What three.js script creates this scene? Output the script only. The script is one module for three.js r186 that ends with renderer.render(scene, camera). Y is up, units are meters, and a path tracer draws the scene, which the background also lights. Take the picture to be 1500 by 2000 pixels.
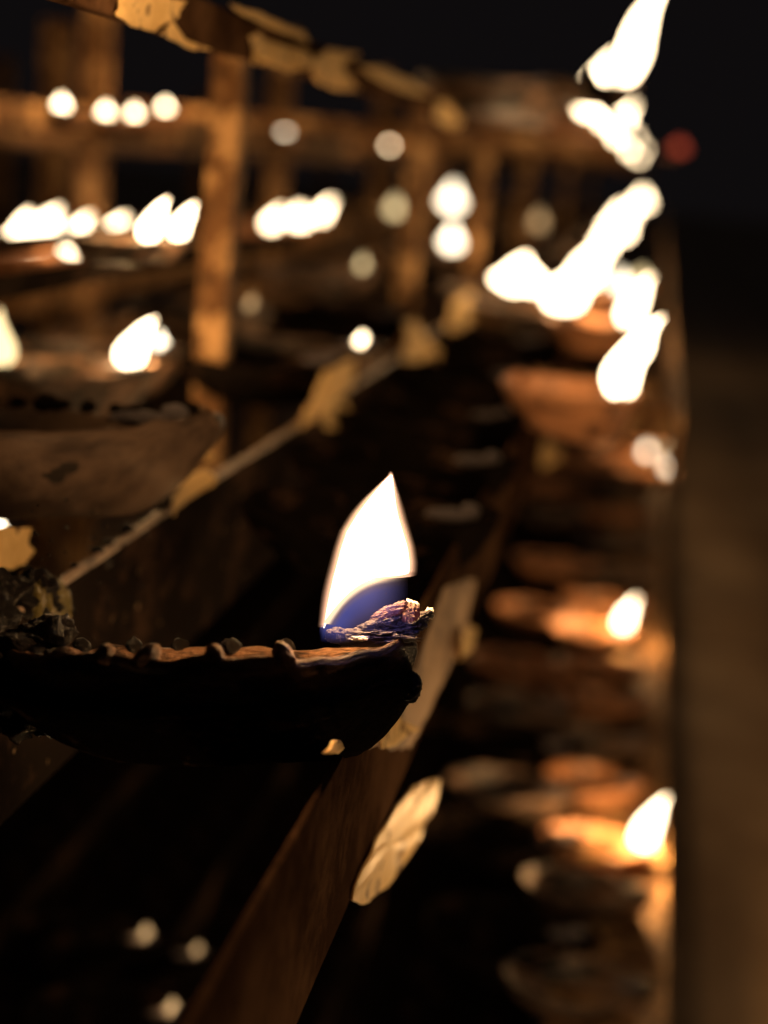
import * as THREE from 'three';
import { mergeGeometries } from 'three/addons/utils/BufferGeometryUtils.js';
import { RoundedBoxGeometry } from 'three/addons/geometries/RoundedBoxGeometry.js';

// ---------------------------------------------------------------- camera, sky, moon, exposure
const W = 768, H = 1024;
const scene = new THREE.Scene();
const EYE = new THREE.Vector3(0, 0.62, 0);                      // metres above the floor
const camera = new THREE.PerspectiveCamera(36.87, W / H, 0.02, 60);
camera.position.copy(EYE);
{ // looks along the rack (-z), a little to the left and down, held with a slight tilt
  const r = [0.1733, 0.2086, -0.9628], u = [0.0859, 0.9704, 0.2257], w = [0.9813, -0.1218, 0.1503];
  camera.quaternion.setFromRotationMatrix(new THREE.Matrix4().makeBasis(new THREE.Vector3(w[0], u[0], -r[0]), new THREE.Vector3(w[1], u[1], -r[1]), new THREE.Vector3(w[2], u[2], -r[2])));
}
camera.updateMatrixWorld(true);
camera.focus = 0.318;
camera.userData.fStop = 7.4;

const renderer = new THREE.WebGLRenderer({ antialias: true });
renderer.setSize(W, H);
renderer.toneMapping = THREE.LinearToneMapping;
renderer.toneMappingExposure = 1.22;
renderer.shadowMap.enabled = true;

{ // night sky: an even, nearly black glow, a little bluer overhead
  const w = 64, h = 32, d = new Float32Array(w * h * 4);
  for (let y = 0; y < h; y++) for (let x = 0; x < w; x++) {
    const i = (y * w + x) * 4, up = Math.max(0, (y + 0.5) / h * 2 - 1);
    d[i] = 0.0034 - 0.0008 * up; d[i + 1] = 0.0028 - 0.0006 * up; d[i + 2] = 0.0030 - 0.0004 * up; d[i + 3] = 1;
  }
  const t = new THREE.DataTexture(d, w, h, THREE.RGBAFormat, THREE.FloatType);
  t.mapping = THREE.EquirectangularReflectionMapping; t.magFilter = THREE.LinearFilter; t.needsUpdate = true;
  scene.background = t; scene.environment = t;
}
const moon = new THREE.DirectionalLight(new THREE.Color(0.75, 0.82, 1.0), 0.012);
moon.position.set(1.5, 3, 1.2); moon.target.position.set(0, 0, 0); moon.castShadow = true; moon.shadow.radius = 4;
Object.assign(moon.shadow.camera, { left: -3, right: 3, top: 3, bottom: -3, near: 0.1, far: 10 });
scene.add(moon, moon.target);

const FLAME_GAIN = 1.5;                                         // candela of a flame 3 cm tall, times 0.0024

// ---------------------------------------------------------------- helpers
function rng(seed) { let s = seed >>> 0; return () => { s = (s + 0x6D2B79F5) | 0; let t = Math.imul(s ^ (s >>> 15), 1 | s); t = (t + Math.imul(t ^ (t >>> 7), 61 | t)) ^ t; return ((t ^ (t >>> 14)) >>> 0) / 4294967296; }; }
const hash = (x, y, z) => { let h = Math.imul(x | 0, 374761393) ^ Math.imul(y | 0, 668265263) ^ Math.imul(z | 0, 2147483647 ^ 0x5bd1e995); h = Math.imul(h ^ (h >>> 13), 1274126177); return ((h ^ (h >>> 16)) >>> 0) / 4294967296; };
function noise3(x, y, z, px = 0) {                               // value noise, -1..1; px > 0: x and y repeat
  const X = Math.floor(x), Y = Math.floor(y), Z = Math.floor(z), s = (t) => t * t * (3 - 2 * t), u = s(x - X), v = s(y - Y), w = s(z - Z), m = (a) => (px ? ((a % px) + px) % px : a);
  const L = (a, b, t) => a + (b - a) * t, q = (i, j, k) => hash(m(X + i), m(Y + j), Z + k);
  return 2 * L(L(L(q(0, 0, 0), q(1, 0, 0), u), L(q(0, 1, 0), q(1, 1, 0), u), v), L(L(q(0, 0, 1), q(1, 0, 1), u), L(q(0, 1, 1), q(1, 1, 1), u), v), w) - 1;
}
const fbm = (x, y, z, o = 4, px = 0) => { let a = 0, g = 0.5; for (let i = 0; i < o; i++) { a += g * noise3(x, y, z + i * 7.3, px); x *= 2; y *= 2; z *= 2; px *= 2; g *= 0.5; } return a; };
const clamp = THREE.MathUtils.clamp, sstep = (a, b, x) => { const t = clamp((x - a) / (b - a), 0, 1); return t * t * (3 - 2 * t); }, lerp = THREE.MathUtils.lerp;

// pixels of the 1500 x 2000 photograph to points of the place
const ray = (px, py) => new THREE.Vector3((px - 750) / 3000, -(py - 1000) / 3000, -1).transformDirection(camera.matrixWorld);
const onX = (px, py, x) => { const d = ray(px, py); return EYE.clone().addScaledVector(d, (x - EYE.x) / d.x); };
const onY = (px, py, y) => { const d = ray(px, py); return EYE.clone().addScaledVector(d, (y - EYE.y) / d.y); };
const FWD = new THREE.Vector3(0, 0, -1).transformDirection(camera.matrixWorld);
const atDepth = (px, py, dep) => { const d = ray(px, py); return EYE.clone().addScaledVector(d, dep / d.dot(FWD)); };

const used = {};
const numbered = (n) => { used[n] = (used[n] ?? -1) + 1; return used[n] ? n + '_' + String(used[n]).padStart(3, '0') : n; };
function thing(name, label, category, pos, group) {
  const o = new THREE.Group(); o.name = numbered(name); o.position.copy(pos); o.userData = { label, category };
  if (group) o.userData.group = group;
  scene.add(o); return o;
}
function part(name, g, m, parent) { const o = new THREE.Mesh(g, m); o.name = name; o.castShadow = o.receiveShadow = true; parent.add(o); return o; }

// ---------------------------------------------------------------- textures
function tex(n, f, srgb) {
  const d = new Uint8Array(n * n * 4);
  for (let y = 0; y < n; y++) for (let x = 0; x < n; x++) {
    const c = f(x / n, y / n), i = (y * n + x) * 4;
    for (let k = 0; k < 3; k++) { let v = clamp(Array.isArray(c) ? c[k] : c, 0, 1); if (srgb) v = v <= 0.0031308 ? v * 12.92 : 1.055 * Math.pow(v, 1 / 2.4) - 0.055; d[i + k] = Math.round(v * 255); }
    d[i + 3] = 255;
  }
  const t = new THREE.DataTexture(d, n, n, THREE.RGBAFormat); t.wrapS = t.wrapT = THREE.RepeatWrapping; t.magFilter = THREE.LinearFilter; t.minFilter = THREE.LinearMipmapLinearFilter; t.generateMipmaps = true;
  if (srgb) t.colorSpace = THREE.SRGBColorSpace;
  t.needsUpdate = true; return t;
}
const rep = (t, s) => { const c = t.clone(); c.repeat.set(1 / s, 1 / s); c.needsUpdate = true; return c; };
const mix3 = (a, b, t) => [lerp(a[0], b[0], t), lerp(a[1], b[1], t), lerp(a[2], b[2], t)];
const N = 512;
// soot over clay: mostly carbon black, clay showing through in worn patches
const clayMap = (soot, clay, lo, hi, seed) => tex(N, (u, v) => {
  const a = fbm(u * 6, v * 6, seed, 5, 6), b = fbm(u * 40, v * 40, seed + 5, 3, 40);
  return mix3(soot, clay, clamp(sstep(lo, hi, a + b * 0.35), 0, 1)).map((x) => x * (1 + 0.35 * b));
}, true);
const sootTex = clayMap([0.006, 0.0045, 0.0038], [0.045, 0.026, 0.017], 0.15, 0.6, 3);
const wornTex = clayMap([0.02, 0.014, 0.010], [0.17, 0.10, 0.062], -0.18, 0.30, 11);
const redTex = clayMap([0.06, 0.027, 0.016], [0.38, 0.17, 0.075], -0.45, 0.15, 19);
const bumpTex = tex(N, (u, v) => 0.5 + 0.42 * fbm(u * 14, v * 14, 31, 6, 14) + 0.12 * noise3(u * 120, v * 120, 9, 120));
const roughTex = tex(N, (u, v) => { const a = fbm(u * 9, v * 9, 57, 4, 9); return [0, 0.52 + 0.6 * a, 0]; });
const oilyTex = tex(N, (u, v) => { const a = fbm(u * 16, v * 16, 77, 4, 16); return [0, 0.30 + 0.55 * clamp(a + 0.25, 0, 1), 0]; });
const railTex = tex(N, (u, v) => {                                // soot and grease over old cream paint and rust
  const a = fbm(u * 8, v * 8, 91, 5, 8), b = fbm(u * 50, v * 50, 95, 3, 50), c = fbm(u * 20, v * 20, 99, 4, 20);
  let k = mix3([0.012, 0.009, 0.0075], [0.04, 0.024, 0.017], sstep(0.0, 0.55, a + 0.4 * b));
  return mix3(k, [0.16, 0.11, 0.07], sstep(0.55, 0.6, c + 0.15 * b));
}, true);
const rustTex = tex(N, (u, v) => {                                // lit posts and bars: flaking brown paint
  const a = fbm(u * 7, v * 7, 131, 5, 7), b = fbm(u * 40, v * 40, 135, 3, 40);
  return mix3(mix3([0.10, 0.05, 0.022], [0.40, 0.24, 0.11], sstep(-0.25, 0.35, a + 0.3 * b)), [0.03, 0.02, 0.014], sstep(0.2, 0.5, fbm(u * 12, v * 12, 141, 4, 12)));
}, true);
const flakeTex = tex(N, (u, v) => {
  const a = fbm(u * 10, v * 10, 171, 5, 10), b = fbm(u * 60, v * 60, 175, 2, 60);
  return mix3(mix3([0.68, 0.47, 0.20], [0.84, 0.62, 0.30], 0.5 + a), [0.22, 0.13, 0.06], sstep(0.22, 0.42, a + 0.25 * b));
}, true);
const litPatchTex = tex(N, (u, v) => { const a = fbm(u * 6, v * 6, 331, 5, 6), b = fbm(u * 40, v * 40, 335, 3, 40); return mix3([0.34, 0.22, 0.125], [0.09, 0.048, 0.024], sstep(-0.1, 0.45, a + 0.4 * b)); }, true);  // tan painted in for the flame-lit stretch of the lower rail
const greyTex = tex(N, (u, v) => {                                // smoked grey brown clay with a few black scars
  const b = fbm(u * 4, v * 4, 305, 5, 4), c = fbm(u * 40, v * 40, 309, 3, 40);
  return mix3(mix3([0.018, 0.011, 0.008], [0.085, 0.055, 0.037], sstep(-0.3, 0.35, b + 0.15 * c)), [0.012, 0.009, 0.007], sstep(0.30, 0.40, fbm(u * 8, v * 8, 315, 5, 8) + 0.1 * c));
}, true);
const oldClayTex = clayMap([0.022, 0.013, 0.009], [0.17, 0.088, 0.046], -0.4, 0.35, 47);
// brown iron of the flat bars, one coat all over
const ironTex = tex(N, (u, v) => { const n = fbm(u * 6, v * 6, 231, 5, 6), f = fbm(u * 50, v * 50, 235, 3, 50); return mix3([0.030, 0.016, 0.0095], [0.080, 0.044, 0.025], sstep(-0.4, 0.5, n + 0.3 * f)); }, true);
const litEdgeTex = tex(N, (u, v) => { const n = fbm(u * 10, v * 10, 241, 5, 10), f = fbm(u * 60, v * 60, 245, 2, 60); return mix3([0.07, 0.048, 0.034], [0.26, 0.185, 0.13], sstep(-0.5, 0.2, n + 0.4 * f)); }, true);
const groundTex = tex(N, (u, v) => { const a = fbm(u * 5, v * 5, 191, 6, 5), b = fbm(u * 60, v * 60, 195, 2, 60); return mix3([0.28, 0.18, 0.10], [0.46, 0.32, 0.19], 0.5 + a + 0.25 * b); }, true);

const S = 0.05;                                                  // textures repeat every 5 cm on the small things
const std = (o) => new THREE.MeshStandardMaterial(o), phy = (o) => new THREE.MeshPhysicalMaterial(o);
const M = {
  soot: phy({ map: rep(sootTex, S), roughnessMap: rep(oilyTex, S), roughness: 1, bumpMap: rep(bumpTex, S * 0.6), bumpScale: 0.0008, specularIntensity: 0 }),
  char: phy({ map: rep(oldClayTex, S), roughnessMap: rep(oilyTex, S), roughness: 1, bumpMap: rep(bumpTex, S * 0.35), bumpScale: 0.0012, specularIntensity: 0.3 }),
  worn: std({ map: rep(wornTex, S * 1.4), roughnessMap: rep(roughTex, S), roughness: 1, bumpMap: rep(bumpTex, S), bumpScale: 0.0006 }),
  greasy: phy({ map: rep(railTex, 0.11), roughness: 0.8, specularIntensity: 0, bumpMap: rep(bumpTex, 0.06), bumpScale: 0.0004 }),
  brownIron: phy({ map: rep(ironTex, 0.12), roughness: 0.7, specularIntensity: 0, bumpMap: rep(bumpTex, 0.06), bumpScale: 0.0005 }),
  litEdge: std({ map: rep(litEdgeTex, 0.06), roughness: 0.55, bumpMap: rep(bumpTex, 0.03), bumpScale: 0.0004 }),
  paint: std({ map: rep(litPatchTex, 0.1), roughness: 0.7, bumpMap: rep(bumpTex, 0.05), bumpScale: 0.0005 }),  // tone of the painted flame light on the lower rail
  grey: phy({ map: rep(greyTex, S * 1.6), roughness: 0.6, bumpMap: rep(bumpTex, S), bumpScale: 0.0004, specularIntensity: 0.4 }),
  red: std({ map: rep(redTex, S), roughnessMap: rep(roughTex, S), roughness: 1, bumpMap: rep(bumpTex, S), bumpScale: 0.0006 }),
  oil: phy({ color: new THREE.Color(0.035, 0.022, 0.008), roughness: 0.08, clearcoat: 1, clearcoatRoughness: 0.05 }),
  wick: std({ color: new THREE.Color(0.15, 0.13, 0.145), roughness: 0.85, bumpMap: rep(bumpTex, 0.0028), bumpScale: 0.0009 }),
  ember: std({ name: 'glowing ember', color: new THREE.Color(0.26, 0.16, 0.15), roughness: 0.9, emissive: new THREE.Color(1, 0.13, 0.16), emissiveIntensity: 0.03, bumpMap: rep(bumpTex, 0.0028), bumpScale: 0.0009 }),
  ash: std({ color: new THREE.Color(0.78, 0.72, 0.62), roughness: 0.95 }),
  rail: phy({ map: rep(railTex, 0.11), roughness: 0.7, specularIntensity: 0, bumpMap: rep(bumpTex, 0.06), bumpScale: 0.0006 }),
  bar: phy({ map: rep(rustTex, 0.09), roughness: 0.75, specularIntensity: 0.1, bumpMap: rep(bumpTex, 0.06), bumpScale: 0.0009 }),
  flake: phy({ map: rep(flakeTex, 0.05), roughness: 0.8, specularIntensity: 0.1, transmission: 0.25, thickness: 0, bumpMap: rep(bumpTex, 0.02), bumpScale: 0.0005 }),
  gloss: phy({ map: rep(flakeTex, 0.09), roughness: 0.42, specularIntensity: 0.3, transmission: 0.25, thickness: 0 }),
  wax: phy({ color: new THREE.Color(0.09, 0.07, 0.014), roughness: 0.22, clearcoat: 0.8, clearcoatRoughness: 0.15, bumpMap: rep(bumpTex, 0.012), bumpScale: 0.0008 }),
  crust: phy({ color: new THREE.Color(0.010, 0.0075, 0.006), roughness: 0.24, specularIntensity: 0.6, bumpMap: rep(bumpTex, 0.004), bumpScale: 0.0012 }),
  ground: std({ map: rep(groundTex, 0.5), roughness: 0.9, bumpMap: rep(bumpTex, 0.3), bumpScale: 0.003 }),
};
const glow = (r, g, b, k) => std({ name: 'flame', color: 0x000000, roughness: 1, emissive: new THREE.Color(r, g, b), emissiveIntensity: k });
const FL = { bright: glow(1, 0.74, 0.44, 10), mid: glow(1, 0.82, 0.56, 4.5), dim: glow(1, 0.74, 0.36, 1.7), red: glow(1, 0.13, 0.06, 0.55), ember: glow(1, 0.60, 0.26, 0.85) };
const baseTex = (f) => { const t = tex(128, f); t.wrapS = t.wrapT = THREE.ClampToEdgeWrapping; return t; };      // u: from the bright edge outwards, v: upwards
const BLUE = std({ name: 'blue flame', color: 0x000000, roughness: 1, emissive: 0xffffff, emissiveIntensity: 1, transparent: true, opacity: 1, side: THREE.DoubleSide,
  emissiveMap: baseTex((u, v) => mix3(mix3([1, 0.74, 0.48], [0.42, 0.27, 0.27], sstep(0, 0.14, u)), mix3([0.13, 0.15, 0.62], [0.26, 0.18, 0.42], sstep(0.4, 1, u)), sstep(0.1, 0.3, u))),
  alphaMap: baseTex((u, v) => (0.8 * (1 - sstep(0, 0.15, u)) + 0.19 * (1 - 0.5 * sstep(0.25, 1, u))) * sstep(0, 1, v)) });

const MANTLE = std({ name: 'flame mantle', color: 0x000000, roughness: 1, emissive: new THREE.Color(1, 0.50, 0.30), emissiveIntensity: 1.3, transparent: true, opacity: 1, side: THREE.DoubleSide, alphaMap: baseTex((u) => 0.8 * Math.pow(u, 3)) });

// ---------------------------------------------------------------- shapes
function grid(nu, nv, f, closed = true) {                         // f(u, v) -> [x, y, z]; u wraps when closed
  const p = [], uv = [], ix = [], cu = nu + 1;
  for (let j = 0; j <= nv; j++) for (let i = 0; i <= nu; i++) { const q = f(closed && i === nu ? 0 : i / nu, j / nv, i / nu); p.push(q[0], q[1], q[2]); uv.push(q[3] ?? i / nu, q[4] ?? j / nv); }
  for (let j = 0; j < nv; j++) for (let i = 0; i < nu; i++) { const a = j * cu + i, b = a + 1, c = a + cu, e = c + 1; ix.push(a, c, b, b, c, e); }
  const g = new THREE.BufferGeometry();
  g.setAttribute('position', new THREE.Float32BufferAttribute(p, 3)); g.setAttribute('uv', new THREE.Float32BufferAttribute(uv, 2)); g.setIndex(ix); g.computeVertexNormals();
  if (closed) { const n = g.attributes.normal; for (let j = 0; j <= nv; j++) { const a = j * cu, b = a + nu, v = new THREE.Vector3(n.getX(a) + n.getX(b), n.getY(a) + n.getY(b), n.getZ(a) + n.getZ(b)).normalize(); n.setXYZ(a, v.x, v.y, v.z); n.setXYZ(b, v.x, v.y, v.z); } }
  return g;
}
// the clay bowl: a shallow pinched boat, spout towards +x, base at y = 0
const outline = (u, L, Wd, pinch) => { const a = u * 2 * Math.PI, c = Math.cos(a), s = Math.sin(a); return [0.5 * L * c, 0.5 * Wd * s * (1 - pinch * sstep(-0.1, 1, c))]; };
const PROFILE = [[0, 0.0006], [0.36, 0.0006], [0.46, 0], [0.52, 0.0004], [0.62, 0.0025], [0.72, 0.0058], [0.82, 0.0102], [0.90, 0.0145], [0.955, 0.0182], [0.985, 0.0207], [1, 0.0222], [0.995, 0.0238], [0.972, 0.0246], [0.945, 0.0242], [0.925, 0.0225], [0.90, 0.019], [0.86, 0.0145], [0.78, 0.0098], [0.62, 0.0062], [0.4, 0.005], [0, 0.0046]];
function bowlGeometry({ blunt = 0.25, L = 0.092, Wd = 0.064, h = 0.022, pinch = 0.55, seed = 1, nu = 72, rough = 1, dips = 0 }) {
  const nv = (PROFILE.length - 1) * (nu > 100 ? 3 : 1);
  return grid(nu, nv, (u, v, un) => {
    const t = v * (PROFILE.length - 1), i = Math.min(Math.floor(t), PROFILE.length - 2), f = t - i; let q = lerp(PROFILE[i][0], PROFILE[i + 1][0], f); const y0 = lerp(PROFILE[i][1], PROFILE[i + 1][1], f) * h / 0.0246;
    const [x, z] = outline(u, L, Wd, pinch), c = Math.cos(u * 2 * Math.PI); q = Math.pow(q, 1 - blunt * sstep(0.3, 1, c)); const lift = 1 + 0.16 * sstep(0.5, 1, c) * q;
    const w = 1 + rough * 0.02 * fbm(x * q * 60, z * q * 60, seed * 3.1 + y0 * 80, 3), rim = sstep(0.9, 1, q);
    const n = rough * (0.0007 * fbm(x * 140, z * 140, seed + y0 * 200, 4) * (0.3 + q) + rim * 0.0011 * noise3(x * 190, z * 190, seed + 8)) - dips * rim * Math.max(0, noise3(x * 60, z * 60, seed + 20) - 0.2) * 0.006;
    return [x * q * w, y0 * lift + n, z * q * w, un * (L + Wd) * 1.5, v * 0.09];
  });
}
function oilGeometry(L, Wd, pinch, h) { return grid(40, 3, (u, v) => { const [x, z] = outline(u, L, Wd, pinch), q = 0.87 * v; return [x * q, h + 0.0002 * noise3(x * 200 * v, z * 200 * v, 4), z * q]; }); }
function lump(rx, ry, rz, seed, amp = 0.25, nu = 20, freq = 2.2) {
  return grid(nu, Math.max(8, nu >> 1), (u, v) => {
    const a = u * 2 * Math.PI, b = v * Math.PI, x = Math.sin(b) * Math.cos(a), y = Math.cos(b), z = Math.sin(b) * Math.sin(a), k = 1 + amp * fbm(x * freq + seed, y * freq, z * freq, 4) + (nu > 30 ? 0.16 * noise3(x * 11 + seed, y * 11, z * 11) : 0);
    return [x * rx * k, y * ry * k, z * rz * k, u * (rx + rz) * 3, v * ry * 3];
  });
}
function move(g, x, y, z, ry = 0, rz = 0, rx = 0) { const c = g.clone(); c.rotateX(rx); c.rotateZ(rz); c.rotateY(ry); c.translate(x, y, z); return c; }
// an ordinary flame: a bent drop 1 m tall, base at the origin
const flameShape = (bend, wid, seed, peak = 0.62) => grid(24, 22, (u, v) => {
  const a = u * 2 * Math.PI, r = wid * 0.5 * Math.pow(Math.sin(Math.PI * Math.pow(v, peak)), 0.8) * (1 - 0.35 * v) * (1 + 0.35 * noise3(v * 3.2 + seed * 5, Math.cos(a) * 1.2, Math.sin(a) * 1.2 + seed));
  return [r * Math.cos(a) + bend * v * v + 0.16 * v * noise3(v * 2.6, seed * 3.3, 4), v, 0.8 * r * Math.sin(a) + 0.10 * v * noise3(v * 3, seed, 1)];
});
const FG = [flameShape(0.16, 0.42, 1), flameShape(0.34, 0.38, 2), flameShape(0.05, 0.52, 3), flameShape(-0.12, 0.46, 4, 0.5), flameShape(0.42, 0.5, 6, 0.8)];

const GEO = [
  { L: 0.090, Wd: 0.062, h: 0.022, pinch: 0.55, seed: 2, nu: 72 },
  { L: 0.084, Wd: 0.066, h: 0.021, pinch: 0.48, seed: 5, nu: 72 },
  { L: 0.096, Wd: 0.060, h: 0.024, pinch: 0.60, seed: 9, nu: 72, dips: 1 },
  { L: 0.094, Wd: 0.066, h: 0.025, pinch: 0.52, seed: 14, nu: 160, dips: 1 },
].map((d) => ({ ...d, bowl: bowlGeometry(d), oil: oilGeometry(d.L, d.Wd, d.pinch, d.h * 0.52) }));
const beadShape = [lump(0.0026, 0.0022, 0.0023, 3, 0.35, 14), lump(0.0024, 0.0026, 0.0022, 8, 0.4, 14)];
const wickShape = mergeGeometries([move(lump(0.008, 0.002, 0.0026, 5, 0.4, 12), -0.004, 0, 0), move(lump(0.0032, 0.003, 0.003, 7, 0.4, 12), 0.003, 0.0015, 0)]);
function lamp({ label, geo = 0, mat = M.soot, tip, yaw = 0.2, roll = 0, pitch = 0, scale = 1, flame = 0, kind = 'mid', fg = 0, fw = 1, beads = 0, oil = true, light = true, gain = 1, name = 'oil_lamp' }) {
  // tip: where the flame stands, on the spout at the height of the rim
  const g = GEO[geo], off = new THREE.Vector3(0.36 * g.L, g.h, 0).multiplyScalar(scale).applyEuler(new THREE.Euler(roll, yaw, pitch, 'YXZ'));
  const t = thing(name, label, 'oil lamp', tip.clone().sub(off), 'clay oil lamps on the racks');
  t.rotation.set(roll, yaw, pitch, 'YXZ'); t.scale.setScalar(scale);
  part('bowl', g.bowl, mat, t);
  if (oil) part('oil', g.oil, M.oil, t);
  for (let i = 0; i < beads; i++) { const u = 0.12 + 0.76 * i / (beads - 1), [x, z] = outline(u, g.L * 0.965, g.Wd * 0.965, g.pinch), b = part('rim_bead', beadShape[i % 2], mat, t); b.position.set(x, g.h + 0.001, z); b.rotation.y = i; }
  const wk = part('wick', wickShape, M.wick, t); wk.position.set(0.35 * g.L, g.h + 0.0005, 0);
  if (flame) {
    const f = part('flame', FG[fg], FL[kind], t); f.castShadow = false;
    f.position.set(0.36 * g.L, g.h + 0.001, 0); f.scale.set(flame * fw / scale, flame / scale, flame * fw / scale); f.rotation.y = -yaw;
    if (light) addLight(f, flame, kind, gain);
  }
  return t;
}
function addLight(f, h, kind, gain) {                                    // the light the flame sheds, at its heart
  const power = { bright: 1, mid: 0.85, dim: 0.35, ember: 0.12, red: 0.02 }[kind];
  const l = new THREE.PointLight(new THREE.Color(1, 0.55, 0.21), 0.0024 * power * (h / 0.03) ** 2 * FLAME_GAIN * gain);
  f.updateWorldMatrix(true, false); l.position.set(0.02, 0.42, 0).applyMatrix4(f.matrixWorld); l.shadow.radius = 0.2 * Math.min(1, h / 0.03); l.castShadow = true; l.name = 'flame_light';
  scene.add(l);
}

// ---------------------------------------------------------------- ground
const ground = new THREE.Mesh(new THREE.PlaneGeometry(60, 60, 1, 1).rotateX(-Math.PI / 2), M.ground);
{ const uv = ground.geometry.attributes.uv; for (let i = 0; i < uv.count; i++) uv.setXY(i, uv.getX(i) * 60, uv.getY(i) * 60); }
ground.name = 'ground'; ground.receiveShadow = true; ground.userData.kind = 'structure'; scene.add(ground);
{ // worn stone slabs beside the rack, joints between them
  const R = rng(5);
  for (let i = -1; i < 6; i++) for (let j = 0; j < 3; j++) {
    const w = 0.44, d = 0.58, g = new RoundedBoxGeometry(w - 0.008, 0.012, d - 0.008, 2, 0.003), uv = g.attributes.uv, p = g.attributes.position, o = R();
    for (let k = 0; k < uv.count; k++) uv.setXY(k, p.getX(k) + o, p.getZ(k) + o * 3);
    const s = part('slab', g, M.ground, ground); s.position.set(0.02 + w * (j + 0.5), 0.003 + 0.002 * R(), 0.1 - d * (i + 0.5)); s.rotation.set(0.004 * (R() - 0.5), 0, 0.004 * (R() - 0.5));
  }
}

// ---------------------------------------------------------------- the racks
const MAIN = EYE.y - 0.109, UP = EYE.y + 0.0385, LOW = EYE.y - 0.43, MID = EYE.y - 0.052, BACK = EYE.y + 0.0146;   // tops of the rails
const rack = thing('lamp_rack', 'sooty metal lamp rack with peeling cream paint holding the near rows of clay lamps', 'rack', new THREE.Vector3(-0.2, 0, -2.2));
const rackAt = rack.position;
function bar(parent, at, x0, x1, y0, y1, z0, z1, side, top, name = 'rail', warp = 0.0006) {   // flat iron along z or x; its top face worn bare
  const dx = x1 - x0, dy = y1 - y0, dz = z1 - z0, sz = Math.max(1, Math.round(Math.abs(dz) / 0.03)), sx = Math.max(1, Math.round(Math.abs(dx) / 0.03)), sy = Math.max(1, Math.round(dy / 0.02));
  const g = new THREE.BoxGeometry(dx, dy, dz, sx, sy, sz), p = g.attributes.position, n = g.attributes.normal, uv = g.attributes.uv;
  for (let i = 0; i < p.count; i++) {
    const X = p.getX(i), Y = p.getY(i), Z = p.getZ(i), a = Math.abs(n.getX(i)), b = Math.abs(n.getY(i));
    uv.setXY(i, (a > 0.5 ? Z : X) + x0, (b > 0.5 ? Z : Y) + y0 * 3);
    p.setXYZ(i, X + warp * noise3(Z * 14, Y * 14, x0 * 9), Y + warp * noise3(Z * 9 + X * 9, x0 * 33, 2), Z + warp * noise3(Y * 11, X * 11, 5));
  }
  g.translate((x0 + x1) / 2 - at.x, (y0 + y1) / 2 - at.y, (z0 + z1) / 2 - at.z);
  return part(name, g, [side, side, top, y0 > EYE.y ? top : side, side, side], parent);
}
function rail(x, y0, y1, z0, z1, m, t = 0.0032, r = 0.0011) {       // flat iron along z with rounded edges, one coat all over
  const q = [], w = t / 2, put = (cx, cy, a0) => { for (let k = 0; k <= 4; k++) { const a = a0 + k * Math.PI / 8; q.push([cx + r * Math.cos(a), cy + r * Math.sin(a)]); } };
  put(w - r, y1 - r, 0); q.push([0, y1]); put(r - w, y1 - r, Math.PI / 2); for (const f of [0.04, 0.5, 0.96]) q.push([-w, lerp(y1 - r, y0 + r, f)]);
  put(r - w, y0 + r, Math.PI); put(w - r, y0 + r, 1.5 * Math.PI); for (const f of [0.04, 0.35, 0.65, 0.96]) q.push([w, lerp(y0 + r, y1 - r, f)]);
  q.reverse();
  const n = Math.round((z1 - z0) / 0.02);
  const g = grid(q.length, n, (u, v) => {
    const i = Math.round(u * q.length) % q.length, z = lerp(z0, z1, v), [a, b] = q[i], e = 0.0006;
    return [x + w + a + e * noise3(z * 14, b * 14, x * 9) - rackAt.x, b + e * noise3(z * 9, x * 33, 2) + 0.00015 * noise3(z * 90, x * 20, b > (y0 + y1) / 2 ? 5 : 8) - rackAt.y, z - rackAt.z, z, b + a];
  });
  return part('rail', g, m, rack);
}
function litEdge(x, y, z0, z1, r, m, parent) {                         // added round bar along z, its pale tone painting the lit rail edge
  const n = Math.round((z1 - z0) / 0.015);
  return part('litEdge', grid(10, n, (u, v) => { const a = -u * 2 * Math.PI, z = lerp(z0, z1, v), q = r * (1 + 0.18 * noise3(z * 60, a, 3)); return [x + q * Math.cos(a) + 0.0005 * noise3(z * 14, 2, 9) - rackAt.x, y + q * Math.sin(a) + 0.0005 * noise3(z * 11, 5, 9) - rackAt.y, z - rackAt.z, z, u * 0.01]; }), m, parent);
}
const T = 0.0032, FAR = -5.2;
const railA = rail(-0.1355, MAIN - 0.051, MAIN - 0.001, FAR, -0.1, M.greasy);
litEdge(-0.1330, MAIN - 0.0004, FAR, -0.1, 0.0013, M.litEdge, railA);  // pale line put in for the lit top edge of the near rail
const railB = rail(-0.0506, MAIN - 0.0553, MAIN - 0.0095, FAR, -0.1, M.brownIron, 0.0018, 0.0007);
const railC = bar(rack, rackAt, 0.022, 0.022 + T, MAIN - 0.03, MAIN, FAR, -0.74, M.bar, M.bar);
bar(rack, rackAt, -0.0445, 0.0217, MAIN - 0.022, MAIN - 0.003, -0.806, -0.802, M.bar, M.bar, 'crossbar');
bar(rack, rackAt, -0.225, -0.225 + T, MAIN - 0.03, MAIN, FAR, -0.1, M.rail, M.rail);
bar(rack, rackAt, -0.315, -0.315 + T, MAIN - 0.03, MAIN, FAR, -0.1, M.bar, M.bar);
for (const x of [-0.222, -0.30]) bar(rack, rackAt, x, x + T, MID - 0.008, MID, -0.96, -0.5, M.rail, M.rail);
const railU = rail(-0.1355, UP - 0.013, UP, FAR, -0.1, M.brownIron);
bar(rack, rackAt, -0.033, -0.031, UP - 0.008, UP, FAR, -0.62, M.rail, M.rail);
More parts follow.
